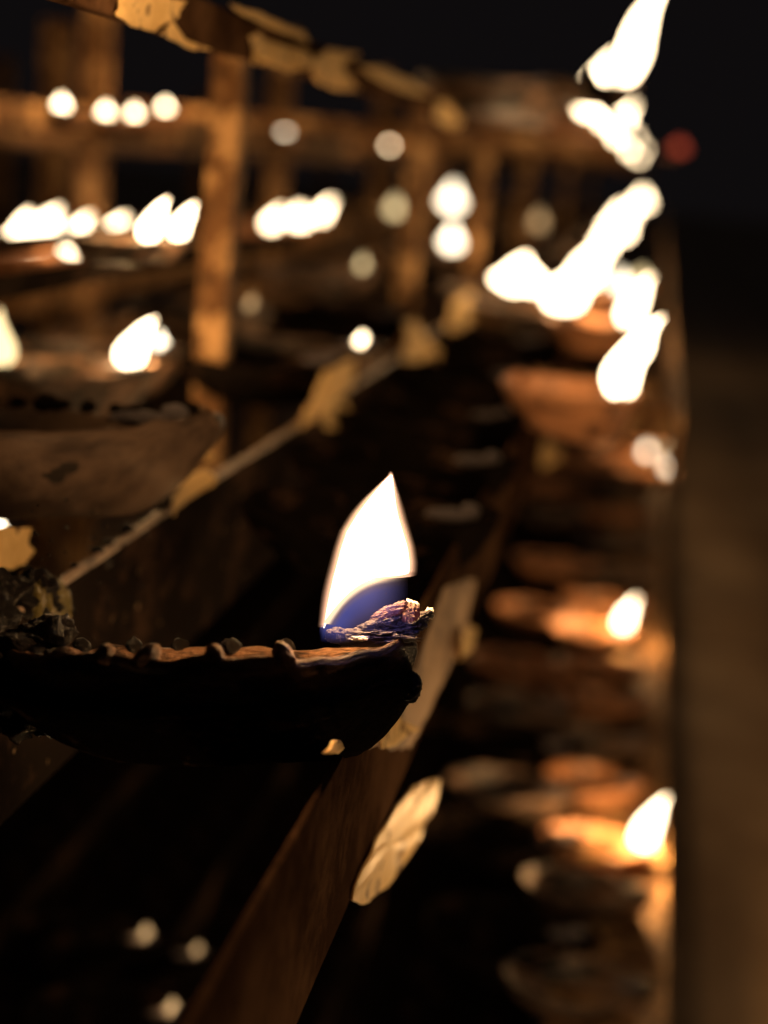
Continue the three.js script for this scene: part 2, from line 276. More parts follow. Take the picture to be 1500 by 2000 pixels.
bar(rack, rackAt, -0.45, -0.45 + T, EYE.y - 0.0169, EYE.y + 0.0156, FAR, -0.3, M.bar, M.bar);
bar(rack, rackAt, -0.425, -0.37, EYE.y - 0.0045, EYE.y - 0.0025, FAR, -0.6, M.rail, M.rail);
for (const x of [-0.002, 0.06]) bar(rack, rackAt, x, x + 0.003, EYE.y - 0.325, EYE.y - 0.31, -0.40, -0.05, M.rail, M.rail);
bar(rack, rackAt, -0.006, 0.0535, LOW - 0.004, LOW, FAR, 0.0, M.bar, M.bar);
bar(rack, rackAt, 0.054, 0.054 + T, LOW - 0.032, LOW + 0.003, FAR, 0.0, M.bar, M.bar);
for (const x of [-0.118, -0.215, -0.31]) bar(rack, rackAt, x, x + T, LOW - 0.03, LOW, FAR, 0.0, M.rail, M.rail);
for (const [d, y1, w] of [[-0.68, 0.75, 0.0068], [-1.24, 0.75, 0.0082], [-1.72, 0.75, 0.008], [-2.3, 0.75, 0.011], [-3.3, 0.75, 0.0095], [-4.4, 0.75, 0.0095]]) {        // inner posts
  bar(rack, rackAt, -0.192 - w, -0.192 + w, MAIN - 0.06, Math.min(y1, UP), d - 0.006, d + 0.006, M.bar, M.bar, 'post', 0.0012);
}
for (const d of [-1.21, -1.83, -2.5, -3.2, -4.2]) bar(rack, rackAt, -0.462, -0.439, 0, 0.75, d - 0.005, d + 0.005, M.bar, M.bar, 'post', 0.001);   // rear posts
for (const y of [UP - 0.014, MAIN - 0.052, LOW - 0.04]) for (const d of [-1.25, -2.31, -4.41]) bar(rack, rackAt, -0.44, y > MAIN ? -0.03 : 0.02, y - 0.012, y, d - 0.012, d - 0.008, M.bar, M.bar, 'crossbar');
bar(rack, rackAt, -0.46, -0.012, LOW - 0.085, LOW - 0.08, FAR, 0.0, M.soot, M.soot, 'added_dark_sheet', 0.002);  // added dark sheet, keeps the lit floor under the rack black

const back = thing('lamp_rack', 'second metal lamp rack standing behind, out of focus, with far lit lamps', 'rack', new THREE.Vector3(-0.7, 0, -2.6));
for (const x of [-0.82, -0.90, -0.99]) bar(back, back.position, x, x + 0.004, BACK - 0.032, BACK - 0.002, FAR - 0.3, -0.8, M.bar, M.bar);
for (const x of [-0.49, -0.575, -0.66]) bar(back, back.position, x, x + 0.004, MAIN - 0.04, MAIN, FAR - 0.3, -0.8, M.bar, M.bar);
for (const x of [-0.60, -1.05]) for (const d of [-1.5, -2.4, -3.5, -4.9]) bar(back, back.position, x - 0.015, x + 0.015, 0, 0.72, d - 0.006, d + 0.006, M.bar, M.bar, 'post');

// paint flakes: thin curled plates hanging on a rail
function flake(parent, at, pts, x, curl = 0.004, m = M.flake, name = 'paint_flake', thick = 0.0007, jag = 1) {
  const P = pts.map(([px, py]) => onX(px, py, x)), c = P.reduce((a, b) => a.add(b), new THREE.Vector3()).divideScalar(P.length), ring = [];
  const n = P.length, R = rng(Math.round(pts[0][0] * 7 + pts[0][1]));
  for (let i = 0; i < n; i++) for (let k = 0; k < 6; k++) { const q = P[i].clone().lerp(P[(i + 1) % n], k / 6); q.lerp(c, jag * (k ? 0.09 : 0.03) * (R() - 0.35)); ring.push(q); }
  const span = Math.max(...ring.map((q) => q.distanceTo(c))), m2 = ring.length, pos = [], uv = [], ix = [];
  for (const sd of [1, -1]) for (const f of [1, 0.66, 0.33, 0.02]) for (const q of ring) {
    const v = c.clone().lerp(q, f), d = v.distanceTo(c) / span;
    v.x += 1.5 * curl * (d * d * (0.6 + 0.6 * noise3(v.z * 60, v.y * 60, 3)) + 0.22 * noise3(v.z * 90, v.y * 90, 6)) + sd * thick / 2;
    pos.push(v.x - at.x, v.y - at.y, v.z - at.z); uv.push(v.z, v.y);
  }
  const id = (s, r, i) => s * 4 * m2 + r * m2 + (i % m2);
  for (let i = 0; i < m2; i++) {
    for (let r = 0; r < 3; r++) { ix.push(id(0, r, i), id(0, r + 1, i), id(0, r, i + 1), id(0, r, i + 1), id(0, r + 1, i), id(0, r + 1, i + 1)); ix.push(id(1, r, i), id(1, r, i + 1), id(1, r + 1, i), id(1, r, i + 1), id(1, r + 1, i + 1), id(1, r + 1, i)); }
    ix.push(id(0, 0, i), id(0, 0, i + 1), id(1, 0, i), id(0, 0, i + 1), id(1, 0, i + 1), id(1, 0, i));
  }
  const g = new THREE.BufferGeometry(); g.setAttribute('position', new THREE.Float32BufferAttribute(pos, 3)); g.setAttribute('uv', new THREE.Float32BufferAttribute(uv, 2)); g.setIndex(ix); g.computeVertexNormals();
  return part(name, g, m, parent);
}
const XA = -0.1312, XB = -0.0484, XU = -0.1312;
for (const [pts, curl] of [
  [[[568, 835], [600, 785], [640, 722], [672, 705], [692, 700], [688, 745], [650, 790], [610, 822]], 0.004],
  [[[632, 800], [672, 780], [688, 832], [660, 838], [622, 836]], 0.003],
  [[[316, 1005], [322, 985], [365, 930], [392, 912], [406, 928], [402, 945], [355, 985]], 0.003],
  [[[396, 885], [404, 872], [412, 890], [404, 902]], 0.001],
  [[[782, 700], [792, 655], [785, 628], [808, 622], [832, 660], [838, 690], [800, 718]], 0.004],
  [[[800, 722], [850, 700], [866, 712], [820, 732], [778, 736]], 0.003],
  [[[866, 640], [882, 590], [915, 572], [955, 570], [950, 600], [905, 640], [870, 662]], 0.004],
  [[[868, 664], [900, 645], [892, 678], [872, 684]], 0.002],
]) flake(railA, rackAt, pts, XA, curl);
for (const [pts, curl] of [
  [[[618, 1470], [640, 1445], [660, 1444], [666, 1460], [655, 1472]], 0.002],
  [[[735, 1430], [775, 1400], [790, 1420], [770, 1455], [742, 1462]], 0.003],
  [[[880, 1285], [890, 1235], [905, 1212], [925, 1230], [918, 1265], [900, 1290]], 0.003],
  [[[1046, 905], [1052, 872], [1068, 856], [1086, 872], [1084, 900], [1062, 915]], 0.003],
]) flake(railB, rackAt, pts, XB, curl);
flake(railB, rackAt, [[842, 1520], [822, 1526], [800, 1542], [775, 1574], [750, 1612], [726, 1654], [704, 1700], [688, 1738], [686, 1756], [700, 1766], [720, 1758], [744, 1738], [770, 1708], [792, 1672], [810, 1634], [826, 1586]], XB, 0.0022, M.gloss, 'paint_flake', 0.0007, 0.15);
flake(railB, rackAt, [[925, 1130], [905, 1240], [872, 1312], [838, 1388], [800, 1462], [760, 1468], [700, 1452], [758, 1400], [800, 1330], [832, 1240], [866, 1145]], XB - 0.0004, 0.0006, M.paint, 'flame_lit_patch', 0.0005);  // paler patch paints the flame light falling on this rail
for (const [pts, curl] of [
  [[[210, 30], [225, -10], [300, -14], [345, 2], [330, 36], [300, 62], [250, 52]], 0.003],
  [[[300, 66], [330, 40], [352, 70], [400, 96], [378, 98]], 0.003],
  [[[470, 70], [492, 62], [530, 80], [588, 100], [600, 125], [560, 142], [528, 130], [500, 112]], 0.004],
  [[[492, 100], [508, 108], [505, 128], [490, 124]], 0.002],
  [[[600, 118], [640, 95], [692, 105], [660, 115], [688, 175], [655, 176], [610, 160]], 0.004],
  [[[842, 202], [872, 198], [895, 238], [882, 252], [850, 232]], 0.003],
  [[[690, 128], [740, 130], [800, 158], [838, 186], [800, 182], [745, 160]], 0.002],
  [[[440, 6], [500, 22], [590, 62], [596, 82], [545, 60], [470, 28]], 0.002],
]) flake(railU, rackAt, pts, XU, curl);

flake(railA, rackAt, [[-30, 1028], [60, 1030], [52, 1060], [62, 1076], [45, 1100], [20, 1112], [-30, 1106]], -0.150, 0.002);

// hardened wax and soot on the near rail
{
  const gs = [], R = rng(12);
  for (let i = 0; i < 9; i++) { const q = onX(66 + 7 * i + 4 * R(), 1168 - 4 * i + 60 * R(), -0.1320), l = 0.004 + 0.006 * R(); gs.push(move(lump(0.0012 + 0.0007 * R(), l, 0.0014, i, 0.3, 12), q.x - rackAt.x + 0.0006, q.y - rackAt.y - l * 0.4, q.z - rackAt.z)); }
  part('wax_drip', mergeGeometries(gs), M.wax, railA).userData.label = 'yellow green wax drips on the near rail';
  const cs = [];
  for (let i = 0; i < 46; i++) { const q = onX(-30 + 150 * R(), 1130 + 90 * R(), -0.134 + 0.001 * R()), r = 0.0012 + 0.0022 * R(); cs.push(move(lump(r * 1.3, r, r * 1.2, 30 + i, 0.8, 14), q.x - rackAt.x, q.y - rackAt.y, q.z - rackAt.z)); }
  for (let i = 0; i < 40; i++) { const t = R(), q = onX(130 + 280 * t, 1112 - 190 * t + 60 * R() * (1 - t), -0.134), r = 0.0007 + 0.0012 * R(); cs.push(move(lump(r * 1.3, r, r * 1.2, 90 + i, 0.5, 8), q.x - rackAt.x, q.y - rackAt.y, q.z - rackAt.z)); }
  for (let i = 0; i < 110; i++) { const q = atDepth(-40 + 165 * R(), 1215 + 215 * R(), 0.305 + 0.03 * R()), r = 0.0009 + 0.0022 * R(); cs.push(move(lump(r * 1.3, r, r * 1.2, 160 + i, 0.8, 14), q.x - rackAt.x, q.y - rackAt.y, q.z - rackAt.z)); }
  part('soot_crust', mergeGeometries(cs), M.crust, railA);
  const ds = [];
  for (let i = 0; i < 60; i++) { const q = onX(60 + 500 * R(), 960 + 330 * R(), -0.1321), r = 0.0003 + 0.0005 * R() * R(); ds.push(move(lump(r, r, r * 1.2, i, 0.2, 8), q.x - rackAt.x, q.y - rackAt.y, q.z - rackAt.z)); }
  const dr = part('oil_drop', mergeGeometries(ds), M.crust, railA); dr.userData.kind = 'stuff';
}

// ---------------------------------------------------------------- the lit lamp in the middle, and the bowl it stands in
const RIM = EYE.y - 0.0984, mainYaw = 0.34;
function bigLamp(label, mat, L, Wd, h, pinch, seed, tip, rot, dips, blunt) {   // tip: the end of the spout
  const t = thing('oil_lamp', label, 'oil lamp', new THREE.Vector3(), 'clay oil lamps on the racks'); t.rotation.set(rot[0], rot[1], rot[2], 'YXZ');
  t.position.copy(tip).sub(new THREE.Vector3(0.5 * L, h * 1.1, 0).applyEuler(t.rotation));
  part('bowl', bowlGeometry({ L, Wd, h, pinch, seed, nu: 220, rough: 0.8, dips, blunt }), mat, t);
  return t;
}
const mL = 0.083, mW = 0.052, mH = 0.0155;
const tipM = onY(815, 1262, RIM), tipN = onY(815, 1322, RIM - 0.0064);
const mainLamp = bigLamp('sooty boat shaped clay lamp with knobbed rim and the tall sharp white flame', M.char, mL, mW, mH, 0.5, 41, tipM, [-0.29, mainYaw, 0.022], 0, 0.62);
part('oil', oilGeometry(mL, mW, 0.5, mH * 0.6), M.oil, mainLamp);
{ // knobs pressed into the rim: five on the near side, others on the far side
  mainLamp.updateMatrixWorld(true);
  const seen = (u) => { const [x, z] = outline(u, mL * 0.972, mW * 0.972, 0.5), v = new THREE.Vector3(x, mH + 0.0003, z), p = v.clone().applyMatrix4(mainLamp.matrixWorld).sub(EYE).applyQuaternion(camera.quaternion.clone().invert()); return [v, 750 - 3000 * p.x / p.z]; };
  const put = (px, far, sx, sy, k, mat) => {
    let best = null; for (let i = 0; i <= 400; i++) { const q = seen((far ? 1 : 0) + (far ? -1 : 1) * 0.49 * i / 400); if (!best || Math.abs(q[1] - px) < Math.abs(best[1] - px)) best = q; }
    const b = part('rim_bead', beadShape[k % 2], mat, mainLamp); b.position.copy(best[0]); b.scale.set(sx, sy, 0.9); b.rotation.set(k, k * 1.7, 0.2 * k);
  };
  [[128, 1.2, 0.6], [205, 1.0, 0.75], [288, 1.3, 0.8], [420, 1.4, 0.7], [556, 1.4, 0.95]].forEach(([px, a, b], k) => put(px, false, a * 0.85, b * 0.85, k, M.char));
  [[60, 0.7, 0.6], [160, 0.8, 0.8], [262, 0.8, 0.7], [350, 0.7, 0.5], [452, 0.9, 0.9], [560, 0.8, 0.6]].forEach(([px, a, b], k) => put(px, true, a, b, k + 7, M.crust));
}
bigLamp('blackened empty clay bowl nested under the lamp with the tall flame', M.soot, 0.085, 0.052, 0.0145, 0.36, 77, tipN, [-0.20, mainYaw + 0.01, 0.02], 0.2, 0.5);

// crust at the spout of the lower bowl, and the black heap behind both
const CRUST = [[792, 1348, 30, 26, 3], [770, 1362, 34, 18, 4], [742, 1376, 26, 11, 5], [806, 1330, 15, 18, 6], [712, 1386, 18, 6, 7]];
// its wick: charred lumps with glowing crust and white ash tips
const toMain = (v) => { mainLamp.updateWorldMatrix(true, false); return mainLamp.worldToLocal(v.clone()); };
const WD = 0.3165, px2m = WD / 3000;
const lumpAt = (px, py, rx, ry, rz, seed, amp = 0.35, rot = 0, n = 72, dz = 0) => { const q = toMain(atDepth(px, py, WD + dz)); return move(lump(rx * px2m, ry * px2m, rz * px2m, seed, amp, n, 3), q.x, q.y, q.z, -mainYaw - 0.3, rot); };
part('soot_crust', mergeGeometries(CRUST.map(([x, y, a, b, k]) => lumpAt(x, y, a, b, 22, k, 0.35, 0.35, 64, -0.001))), M.crust, mainLamp);
part('wick', mergeGeometries([
  lumpAt(730, 1250, 84, 13, 30, 19, 0.4, 0.06), lumpAt(775, 1238, 44, 16, 28, 27, 0.4, 0.15), lumpAt(700, 1242, 66, 13, 26, 3, 0.4, 0.10), lumpAt(757, 1216, 46, 26, 30, 5, 0.18, 0.55), lumpAt(722, 1228, 36, 14, 22, 8, 0.2, 0.35), lumpAt(792, 1222, 46, 22, 26, 9, 0.18, 0.3), lumpAt(660, 1240, 26, 13, 16, 12, 0.4, -0.1), lumpAt(822, 1206, 24, 10, 16, 14, 0.2, 0.45),
]), M.wick, mainLamp);
part('ember', mergeGeometries([lumpAt(762, 1196, 40, 13, 18, 21, 0.26, 0.42, 72, -0.002), lumpAt(800, 1198, 20, 21, 16, 22, 0.24, 0.2, 72, -0.002)]), M.ember, mainLamp);
part('ash_tip', mergeGeometries([lumpAt(803, 1176, 9, 4, 6, 31, 0.6, -0.5), lumpAt(813, 1180, 7, 4, 6, 32, 0.6, -0.7), lumpAt(838, 1194, 10, 6, 8, 33, 0.7, 0.3), lumpAt(828, 1203, 10, 6, 8, 34, 0.7, 0.8), lumpAt(842, 1204, 5, 5, 5, 39, 0.7, 0), lumpAt(702, 1247, 20, 5, 8, 35, 0.6, 0.05, 72, -0.003), lumpAt(814, 1196, 6, 5, 6, 37, 0.6, 0)]), M.ash, mainLamp);

// its flame: cross sections between the left and right outline, standing over the wick
{
  const left = [[928, 762], [940, 750], [960, 733], [985, 713], [1010, 695], [1040, 677], [1070, 667], [1100, 659], [1130, 651], [1160, 644], [1190, 638], [1215, 634], [1228, 632]];
  const right = [[928, 766], [940, 768], [960, 770], [985, 773], [1010, 778], [1040, 787], [1070, 796], [1100, 800], [1118, 799], [1124, 796], [1130, 728], [1160, 697], [1190, 668], [1215, 644], [1228, 633]];
  const at = (tab, y) => { let i = 0; while (i < tab.length - 2 && y > tab[i + 1][0]) i++; const f = clamp((y - tab[i][0]) / (tab[i + 1][0] - tab[i][0]), 0, 1); return lerp(tab[i][1], tab[i + 1][1], f); };
  const ys = []; for (let y = 928; y < 1100; y += 8) ys.push(y); for (let y = 1100; y <= 1228; y += 3) ys.push(y);
  const loft = (L, Rr, ys, thick) => grid(28, ys.length - 1, (u, v) => {
    const y = ys[Math.round(v * (ys.length - 1))], a = u * 2 * Math.PI, xl = L(y), xr = Rr(y), c = (xl + xr) / 2, w = Math.max(0.6, (xr - xl) / 2);
    const q = atDepth(c + w * Math.cos(a), y, WD), d = Math.min(w * thick, 34) * px2m * Math.sin(a), f = FWD.clone().setY(0).normalize();
    const s = toMain(q.addScaledVector(f, d)); return [s.x, s.y, s.z, 0.5 + 0.5 * Math.cos(a), 1 - v];
  });
  const smoothR = (y) => { // rounded lower edge of the bright part
    if (y <= 1118) return at(right, y);
    const t = clamp((y - 1118) / 110, 0, 1); return lerp(800, 632, Math.pow(t, 0.36)); };
  const f = part('flame', loft((y) => at(left, y), smoothR, ys, 0.8), FL.bright, mainLamp); f.castShadow = false; f.userData.label = 'tall white flame leaning right';
  const ym = [920, 924, ...ys.filter((y) => y < 1226)], wide = (y) => 3 + 17 * sstep(915, 1010, y) - 5 * sstep(1150, 1226, y);   // orange outer mantle of the flame, also painting the soft bloom at its edge
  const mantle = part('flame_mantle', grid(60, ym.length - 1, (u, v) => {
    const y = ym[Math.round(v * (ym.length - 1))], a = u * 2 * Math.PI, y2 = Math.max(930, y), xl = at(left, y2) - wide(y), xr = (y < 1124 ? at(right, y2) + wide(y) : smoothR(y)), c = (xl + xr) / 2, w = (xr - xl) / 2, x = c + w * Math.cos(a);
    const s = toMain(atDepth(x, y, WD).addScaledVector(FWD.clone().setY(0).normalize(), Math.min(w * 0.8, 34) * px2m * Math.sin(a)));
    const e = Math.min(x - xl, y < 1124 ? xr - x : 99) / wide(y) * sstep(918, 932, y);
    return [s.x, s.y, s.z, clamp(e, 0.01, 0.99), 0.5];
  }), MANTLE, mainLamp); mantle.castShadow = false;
  const yb = []; for (let y = 1112; y <= 1250; y += 3) yb.push(y);
  const bx = (y) => (y < 1226 ? smoothR(y) - 7 : 625 - (y - 1226) * 0.2), br = (y) => lerp(801, 806, (y - 1110) / 136) - Math.max(0, y - 1200) * 2.2;
  const edgeAt = (x) => 1118 + 110 * Math.pow(clamp((800 - x) / 168, 0, 1), 1 / 0.36);              // lower edge of the white part
  const b = part('flame_base', grid(40, yb.length - 1, (u, v) => {
    const y = yb[Math.round(v * (yb.length - 1))], a = u * 2 * Math.PI, xl = bx(y), xr = Math.max(xl + 1, br(y)), c = (xl + xr) / 2, w = (xr - xl) / 2, x = c + w * Math.cos(a);
    const s = toMain(atDepth(x, y, WD).addScaledVector(FWD.clone().setY(0).normalize(), Math.min(w * 0.7, 30) * px2m * Math.sin(a)));
    return [s.x, s.y, s.z, y > 1216 && x < 660 ? 0.32 : clamp(Math.min(y - edgeAt(x), (x - smoothR(y)) * 1.2) / 85, 0.01, 0.99), clamp(Math.min((xr - x) / 95, (1250 - y) / 26, y > 1210 ? 0.25 + (x - 624) / 20 - (y - 1226) / 60 : 1), 0.01, 0.99)];
  }), BLUE, mainLamp); b.castShadow = false;
  const lb = new THREE.PointLight(new THREE.Color(0.36, 0.30, 1), 0.0003); lb.position.copy(atDepth(745, 1172, WD - 0.006)); lb.shadow.radius = 0.25; lb.castShadow = true; lb.name = 'blue_flame_light'; scene.add(lb);
  const p = atDepth(728, 1070, WD), l = new THREE.PointLight(new THREE.Color(1, 0.55, 0.21), 0.0140 * FLAME_GAIN); l.position.copy(p); l.shadow.radius = 0.3; l.castShadow = true; l.name = 'flame_light'; scene.add(l);
}

// ---------------------------------------------------------------- the other lamps
const RM = MAIN + 0.013, RU = UP + 0.013, RL = LOW + 0.015;              // height of the rims on each tier
// left: the clay lamp behind the near rail
{
  const t = lamp({ label: 'large grey brown clay lamp with crusted rim at the left edge behind the near rail', geo: 3, mat: M.grey, tip: onY(322, 822, EYE.y - 0.0756), yaw: 0.40, roll: -0.09, scale: 1.22 }), g = GEO[3], R = rng(8), gs = [];
  for (let i = 0; i < 22; i++) { const u = 0.53 + 0.44 * (i + 0.6 * R()) / 22, [x, z] = outline(u, g.L * 0.965, g.Wd * 0.965, g.pinch), r = 0.0012 + 0.0026 * R() * R(); gs.push(move(lump(r * 1.5, r * (0.6 + R()), r * 1.2, i, 0.5, 14), x, g.h + 0.0004, z)); }
  part('soot_crust', mergeGeometries(gs), M.soot, t);
  t.scale.y *= 0.84; t.position.y += 0.16 * g.h * 1.22;
}
// lamps between the two near rails, unlit, dark
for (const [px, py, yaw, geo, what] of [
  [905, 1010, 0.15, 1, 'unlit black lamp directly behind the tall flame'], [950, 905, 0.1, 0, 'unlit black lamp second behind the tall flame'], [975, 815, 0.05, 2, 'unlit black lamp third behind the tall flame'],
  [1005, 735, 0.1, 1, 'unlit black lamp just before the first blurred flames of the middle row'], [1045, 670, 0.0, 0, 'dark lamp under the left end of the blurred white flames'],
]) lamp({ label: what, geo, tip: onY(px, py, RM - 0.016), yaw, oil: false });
for (const [px, py, yaw, h, geo, fw, what] of [
  [1100, 612, 0.0, 0.040, 0, 1.5, 'lit lamp with the lowest, broadest flame of the white cluster'], [1012, 575, -0.1, 0.030, 1, 1.8, 'lit lamp with the leftmost flame of the white cluster'],
  [1140, 568, 0.0, 0.048, 2, 1.2, 'lit lamp in the middle of the white flame cluster'], [1176, 500, 0.1, 0.05, 0, 1.1, 'lit lamp where the white cluster starts to rise to the right'],
  [1202, 470, 0.1, 0.055, 1, 1, 'lit lamp near the top of the rising white flames'], [1226, 436, 0.1, 0.06, 2, 1, 'lit lamp last but one of the rising white flames'], [1252, 405, 0.1, 0.055, 0, 1.2, 'farthest lit lamp of the middle tier, at the upper end of the white flames'],
]) lamp({ label: what, geo, mat: M.worn, tip: onY(px, py, RM), yaw: yaw - 0.5, flame: h, fg: px % 5, fw: fw * 1.35, kind: 'bright', gain: 3 });
// front bay of the middle tier
for (const [px, py, yaw, h, geo, fg, what, kind] of [
  [1206, 782, -0.95, 0.038, 0, 1, 'orange lit lamp beyond the crossbar with a long leaning white flame', 'bright'], [1228, 640, -0.9, 0.034, 1, 0, 'lit lamp behind the long leaning flame of the front bay', 'bright'],
  [1210, 575, 0, 0.020, 2, 2, 'lit lamp, lower of two small round flames under the white cluster', 'mid'], [1250, 562, 0, 0.018, 0, 2, 'lit lamp with a small yellow flame right of the white cluster', 'dim'],
]) lamp({ label: what, geo, mat: M.red, tip: onY(px, py, RM), yaw, flame: h, fg, kind, fw: 1.25, gain: 1.6 });
// upper tier
for (const [px, py, yaw, h, geo, fw, what] of [
  [1224, 168, 0.5, 0.056, 0, 0.74, 'lit lamp with the tall upright flame at the top right'],
  [1150, 232, 0.5, 0.066, 2, 1.2, 'lit lamp at the upper left end of the diagonal flames of the upper tier'], [1178, 252, 0.5, 0.068, 0, 1, 'second lit lamp down the diagonal flames of the upper tier'],
  [1204, 280, 0.5, 0.066, 1, 1, 'third lit lamp down the diagonal flames of the upper tier'], [1228, 302, 0.5, 0.055, 2, 1, 'fourth lit lamp down the diagonal flames of the upper tier'], [1246, 315, 0.5, 0.05, 0, 1.2, 'lit lamp at the lower end of the diagonal flames of the upper tier'],
]) lamp({ label: what, geo, mat: px > 1210 && py < 200 ? M.worn : M.red, tip: onY(px, py, RU), yaw, flame: h, fw: fw * 0.95, fg: [0, 4, 3, 1, 4][px % 5], kind: 'bright', scale: px > 1200 ? 0.65 : 0.75 });
for (const [px, py, yaw, geo, what] of [
  [1080, 190, 0.1, 1, 'unlit reddish lamp on the upper tier left of the diagonal flames'], [1050, 165, 0.3, 0, 'unlit brown lamp on the upper tier, seen from below, near the cream flake'], 
]) lamp({ label: what, geo, mat: px === 1090 ? M.soot : M.worn, tip: onY(px, py, RU), yaw });
lamp({ label: 'small clay lamp alone right of the flames, red glow added for its lit clay', geo: 1, mat: M.red, tip: onY(1325, 298, EYE.y + 0.05), yaw: 0.3, scale: 0.5, oil: false, flame: 0.022, fg: 2, fw: 2.2, kind: 'red' });  // added red glow stands for flame light on the clay
// left of the near rail, middle tier
for (const [px, py, yaw, h, geo, fg, fw, kind, what] of [
  [250, 722, 0.35, 0.022, 0, 1, 1.7, 'bright', 'lit lamp with the bright flame above the brown lamp at the left'], [312, 688, 0.3, 0.009, 1, 2, 1.4, 'mid', 'lamp with a tiny flame right of the bright flame at the left'],
  [-4, 722, 0.3, 0.024, 2, 2, 1, 'dim', 'lamp with a yellow flame cut by the left edge of the picture'], [706, 680, 0.2, 0.007, 0, 2, 1.6, 'bright', 'dark lamp with a tiny white flame beside the peeling flake of the near rail'],
  [490, 610, 0.2, 0.009, 1, 2, 1.3, 'ember', 'dark lamp with a faint orange flame left of the middle'], [707, 532, 0.2, 0.013, 2, 2, 1, 'dim', 'dark lamp with a small yellow flame between two posts'],
  [880, 492, 0.1, 0.030, 0, 2, 1.3, 'mid', 'lamp with the lower of two round white flames between posts'], [880, 412, 0.1, 0.055, 1, 2, 1.4, 'mid', 'lamp with the upper of two round white flames between posts'],
  [770, 422, 0.1, 0.03, 2, 2, 1.4, 'dim', 'lamp with a yellow flame touching the lit post'], [1050, 448, 0.1, 0.03, 0, 2, 1.2, 'ember', 'added lamp whose dull amber glow stands for a lit patch beside the broad post'],  // the amber one: glow added in place of a lit patch
]) lamp({ label: what, geo, mat: M.worn, tip: onY(px, py, RM), yaw, flame: h, fg, fw, kind, gain: px === 250 ? 7 : 3 });
lamp({ label: 'lamp behind the near rail, flame cut by the left edge under the brown lamp', geo: 1, tip: onX(-8, 1064, -0.185), yaw: 0.3, flame: 0.011, fg: 2, fw: 1.2, kind: 'mid', oil: false });
for (const [px, py, h, fw, what] of [[288, 474, 0.017, 1.5, 'lit lamp with a white flame left of the bright post on a short inner rail'], [346, 470, 0.015, 1.6, 'lit lamp with a white flame touching the bright post on a short inner rail']]) lamp({ label: what, geo: 1, mat: M.worn, tip: onY(px, py, MID + 0.012), yaw: 0.2, flame: h, fg: 1, fw, kind: 'bright', scale: 0.42, gain: 11 });
for (const [px, py, yaw, geo, what] of [
  [640, 705, 0.35, 1, 'black unlit lamp right of the brown lamp, against the near rail'], [770, 618, 0.25, 0, 'black unlit lamp below the lit post, behind the peeling rail'],
]) lamp({ label: what, geo, tip: onY(px, py, RM), yaw });
// the rack behind: upper row of small round lights, lower row of bright flames
for (const [px, py, what] of [
  [120, 216, 'far lamp, leftmost of the seven small round lights on the upper row'], [206, 230, 'far lamp, second from the left of the round lights on the upper row'], [262, 232, 'far lamp, third from the left of the round lights on the upper row'], [322, 220, 'far lamp, fourth from the left of the round lights on the upper row'],
  [441, 250, 'far lamp, its round light touching the broad bright post'], [556, 264, 'far lamp, its round light before the dim narrow post'], [760, 290, 'far lamp, rightmost round light of the upper row'],
]) lamp({ label: what, geo: px % 3, mat: M.red, tip: onX(px, py, -0.395), yaw: -1.45, flame: 0.009, fg: 2, fw: 1.8, scale: 0.5, gain: 26, kind: px === 441 || px === 556 ? 'mid' : 'bright' });
for (const [px, py, h, fw, what] of [
  [52, 492, 0.030, 2.0, 'far lamp with the leftmost flame of the bright lower row'], [84, 470, 0.028, 1.6, 'far lamp, second flame of the bright lower row'], [140, 500, 0.032, 1.7, 'far lamp, third flame of the bright lower row'], [214, 486, 0.028, 1.5, 'far lamp, fourth flame of the bright lower row'],
 [530, 450, 0.026, 1.9, 'far lamp, left flame of the separate trio right of the post'], [582, 444, 0.026, 1.9, 'far lamp, middle flame of the separate trio right of the post'], [626, 432, 0.030, 1.9, 'far lamp, right flame of the separate trio right of the post'],
]) lamp({ label: what, geo: px % 3, mat: M.red, tip: onY(px, py, RM), yaw: 0.2, flame: h, fg: px % 5, fw: fw * 0.92, gain: 2, kind: 'bright' });
// lower tier
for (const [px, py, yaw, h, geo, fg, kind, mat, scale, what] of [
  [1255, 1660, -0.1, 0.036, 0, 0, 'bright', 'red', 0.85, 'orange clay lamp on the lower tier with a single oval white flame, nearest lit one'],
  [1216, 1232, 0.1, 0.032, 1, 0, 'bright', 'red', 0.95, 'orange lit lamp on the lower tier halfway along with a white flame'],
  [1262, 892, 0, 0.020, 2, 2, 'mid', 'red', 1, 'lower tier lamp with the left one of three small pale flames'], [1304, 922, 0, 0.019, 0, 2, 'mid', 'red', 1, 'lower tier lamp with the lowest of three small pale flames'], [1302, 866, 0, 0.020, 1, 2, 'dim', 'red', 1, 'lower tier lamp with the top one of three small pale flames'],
  [285, 1838, 0.2, 0.009, 0, 2, 'ember', 'soot', 1, 'glint of an oil drop in the dark lower left, built as an added lamp, brighter upper one'], [336, 1984, 0.2, 0.009, 1, 2, 'ember', 'soot', 1, 'glint of an oil drop in the dark at the bottom edge, built as an added lamp'], [386, 1868, 0.2, 0.007, 2, 2, 'ember', 'soot', 1, 'very faint brown glint of an oil drop right of the bright one, built as an added lamp'],  // glowing lamps added in place of glints on oil drops
]) lamp({ label: what, geo, mat: M[mat], tip: onY(px, py, RL), yaw, flame: h, fg, kind, scale, oil: mat === 'red', fw: 1.2, gain: py > 1500 ? 16 : 13 });
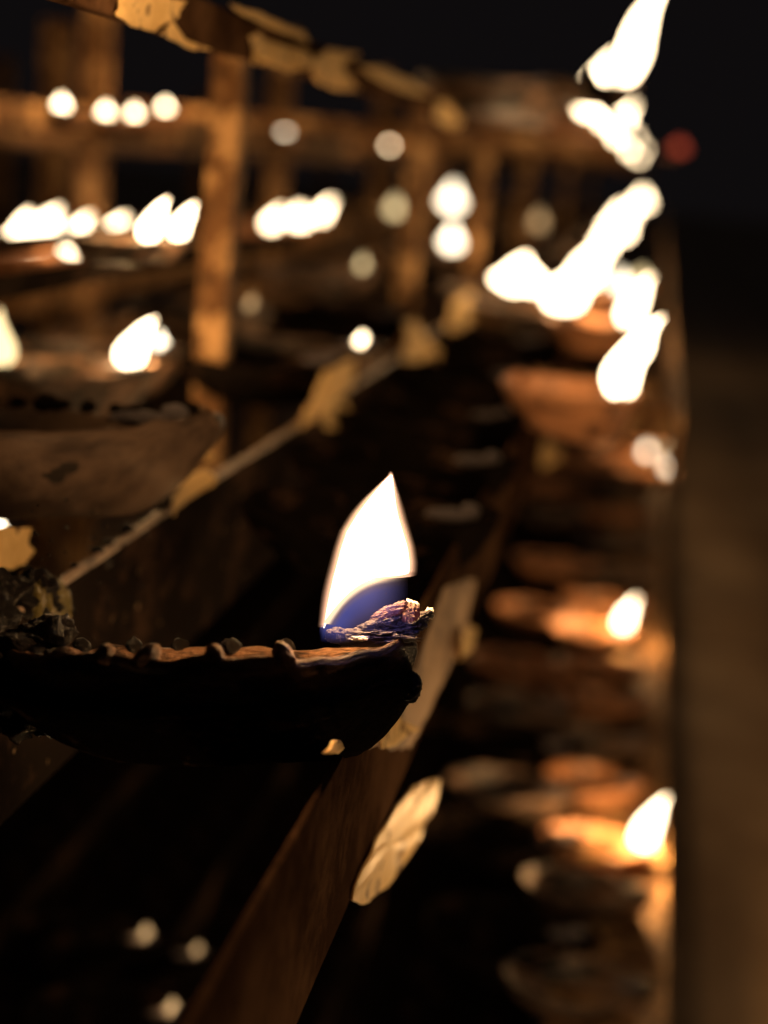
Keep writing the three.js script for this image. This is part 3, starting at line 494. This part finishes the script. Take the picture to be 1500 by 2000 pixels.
for (const [px, py, yaw, geo, mat, scale, what] of [
  [1245, 1745, -0.05, 2, 'worn', 0.85, 'empty tan rimmed lamp below the nearest lit one of the lower tier'], [1232, 1530, 0.0, 1, 'red', 0.85, 'lamp with a thin orange rim above the nearest lit one of the lower tier'], [1238, 1372, 0.05, 0, 'red', 0.9, 'dark red unlit lamp on the lower tier between the two lit ones'],
  [1200, 905, 0.0, 1, 'red', 1, 'red unlit lamp left of the three small pale flames'], [1110, 890, 0, 0, 'red', 1, 'dim red lamp right of the pale post end on the lower tier'],
  [1150, 1100, 0.05, 2, 'red', 1, 'dim red rimmed lamp in the inner row of the lower tier, upper one'], [1110, 1195, 0.05, 1, 'red', 1, 'dim red rimmed lamp in the inner row of the lower tier, lower one'], [1242, 1450, 0, 2, 'worn', 0.85, 'brown unlit lamp on the front row just above the thin orange rim'], [1238, 1302, 0.1, 0, 'red', 0.9, 'reddish unlit lamp right below the halfway lit lamp of the lower tier'], [1240, 1178, 0, 2, 'red', 0.9, 'reddish unlit lamp right above the halfway lit lamp of the lower tier'],
  [1248, 1122, 0.1, 0, 'worn', 0.95, 'brown unlit lamp on the front row at the height of the tall flame foot'], [1254, 1062, 0, 1, 'worn', 1, 'brown unlit lamp on the front row at the height of the tall flame middle'], [1260, 1005, 0, 2, 'red', 1, 'reddish unlit lamp on the front row at the height of the tall flame tip'], [1262, 955, 0, 0, 'worn', 1, 'brown unlit lamp on the front row just below the three small pale flames'],
  [1128, 1005, 0, 1, 'worn', 1, 'brown unlit lamp in the inner row beyond the crossbar, upper one'], [1118, 948, 0.1, 2, 'red', 1, 'reddish unlit lamp in the inner row beyond the crossbar, farthest one'], [1100, 1300, 0, 2, 'red', 1, 'dim reddish lamp in the inner row below the two red rimmed ones'], [1092, 1382, 0.1, 1, 'worn', 1, 'dim brown lamp in the inner row above the black one with a faint rim'], [1088, 1545, 0, 0, 'worn', 1, 'dim brown lamp in the inner row below the black one with a faint rim'],
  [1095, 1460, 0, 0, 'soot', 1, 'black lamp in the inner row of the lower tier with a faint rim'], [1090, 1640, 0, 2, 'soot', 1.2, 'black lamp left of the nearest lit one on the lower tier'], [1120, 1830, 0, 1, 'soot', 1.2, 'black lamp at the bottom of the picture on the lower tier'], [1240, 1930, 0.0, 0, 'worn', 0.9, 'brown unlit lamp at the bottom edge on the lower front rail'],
]) lamp({ label: what, geo, mat: M[mat], tip: onY(px, py, RL), yaw, scale, oil: mat === 'red' });
// lit lamps whose light the photograph shows, outside the frame
for (const [x, y, z, h, gain, what] of [
  [0.045, RL, -0.42, 0.06, 1.5, 'lit lamp on the lower tier below the picture'], [0.045, RL, -0.2, 0.06, 1.5, 'lit lamp on the lower tier under the camera'],
  [-0.075, RU, -0.28, 0.05, 8, 'lit lamp on the upper tier close above the camera, outside the picture'], [0.05, EYE.y - 0.31, -0.41, 0.075, 1.5, 'lit lamp on the short rails low below the camera, outside the picture'],
]) lamp({ label: what, geo: 0, mat: M.red, tip: new THREE.Vector3(x, y, z), yaw: 0, flame: h, kind: 'bright', gain });

renderer.render(scene, camera);
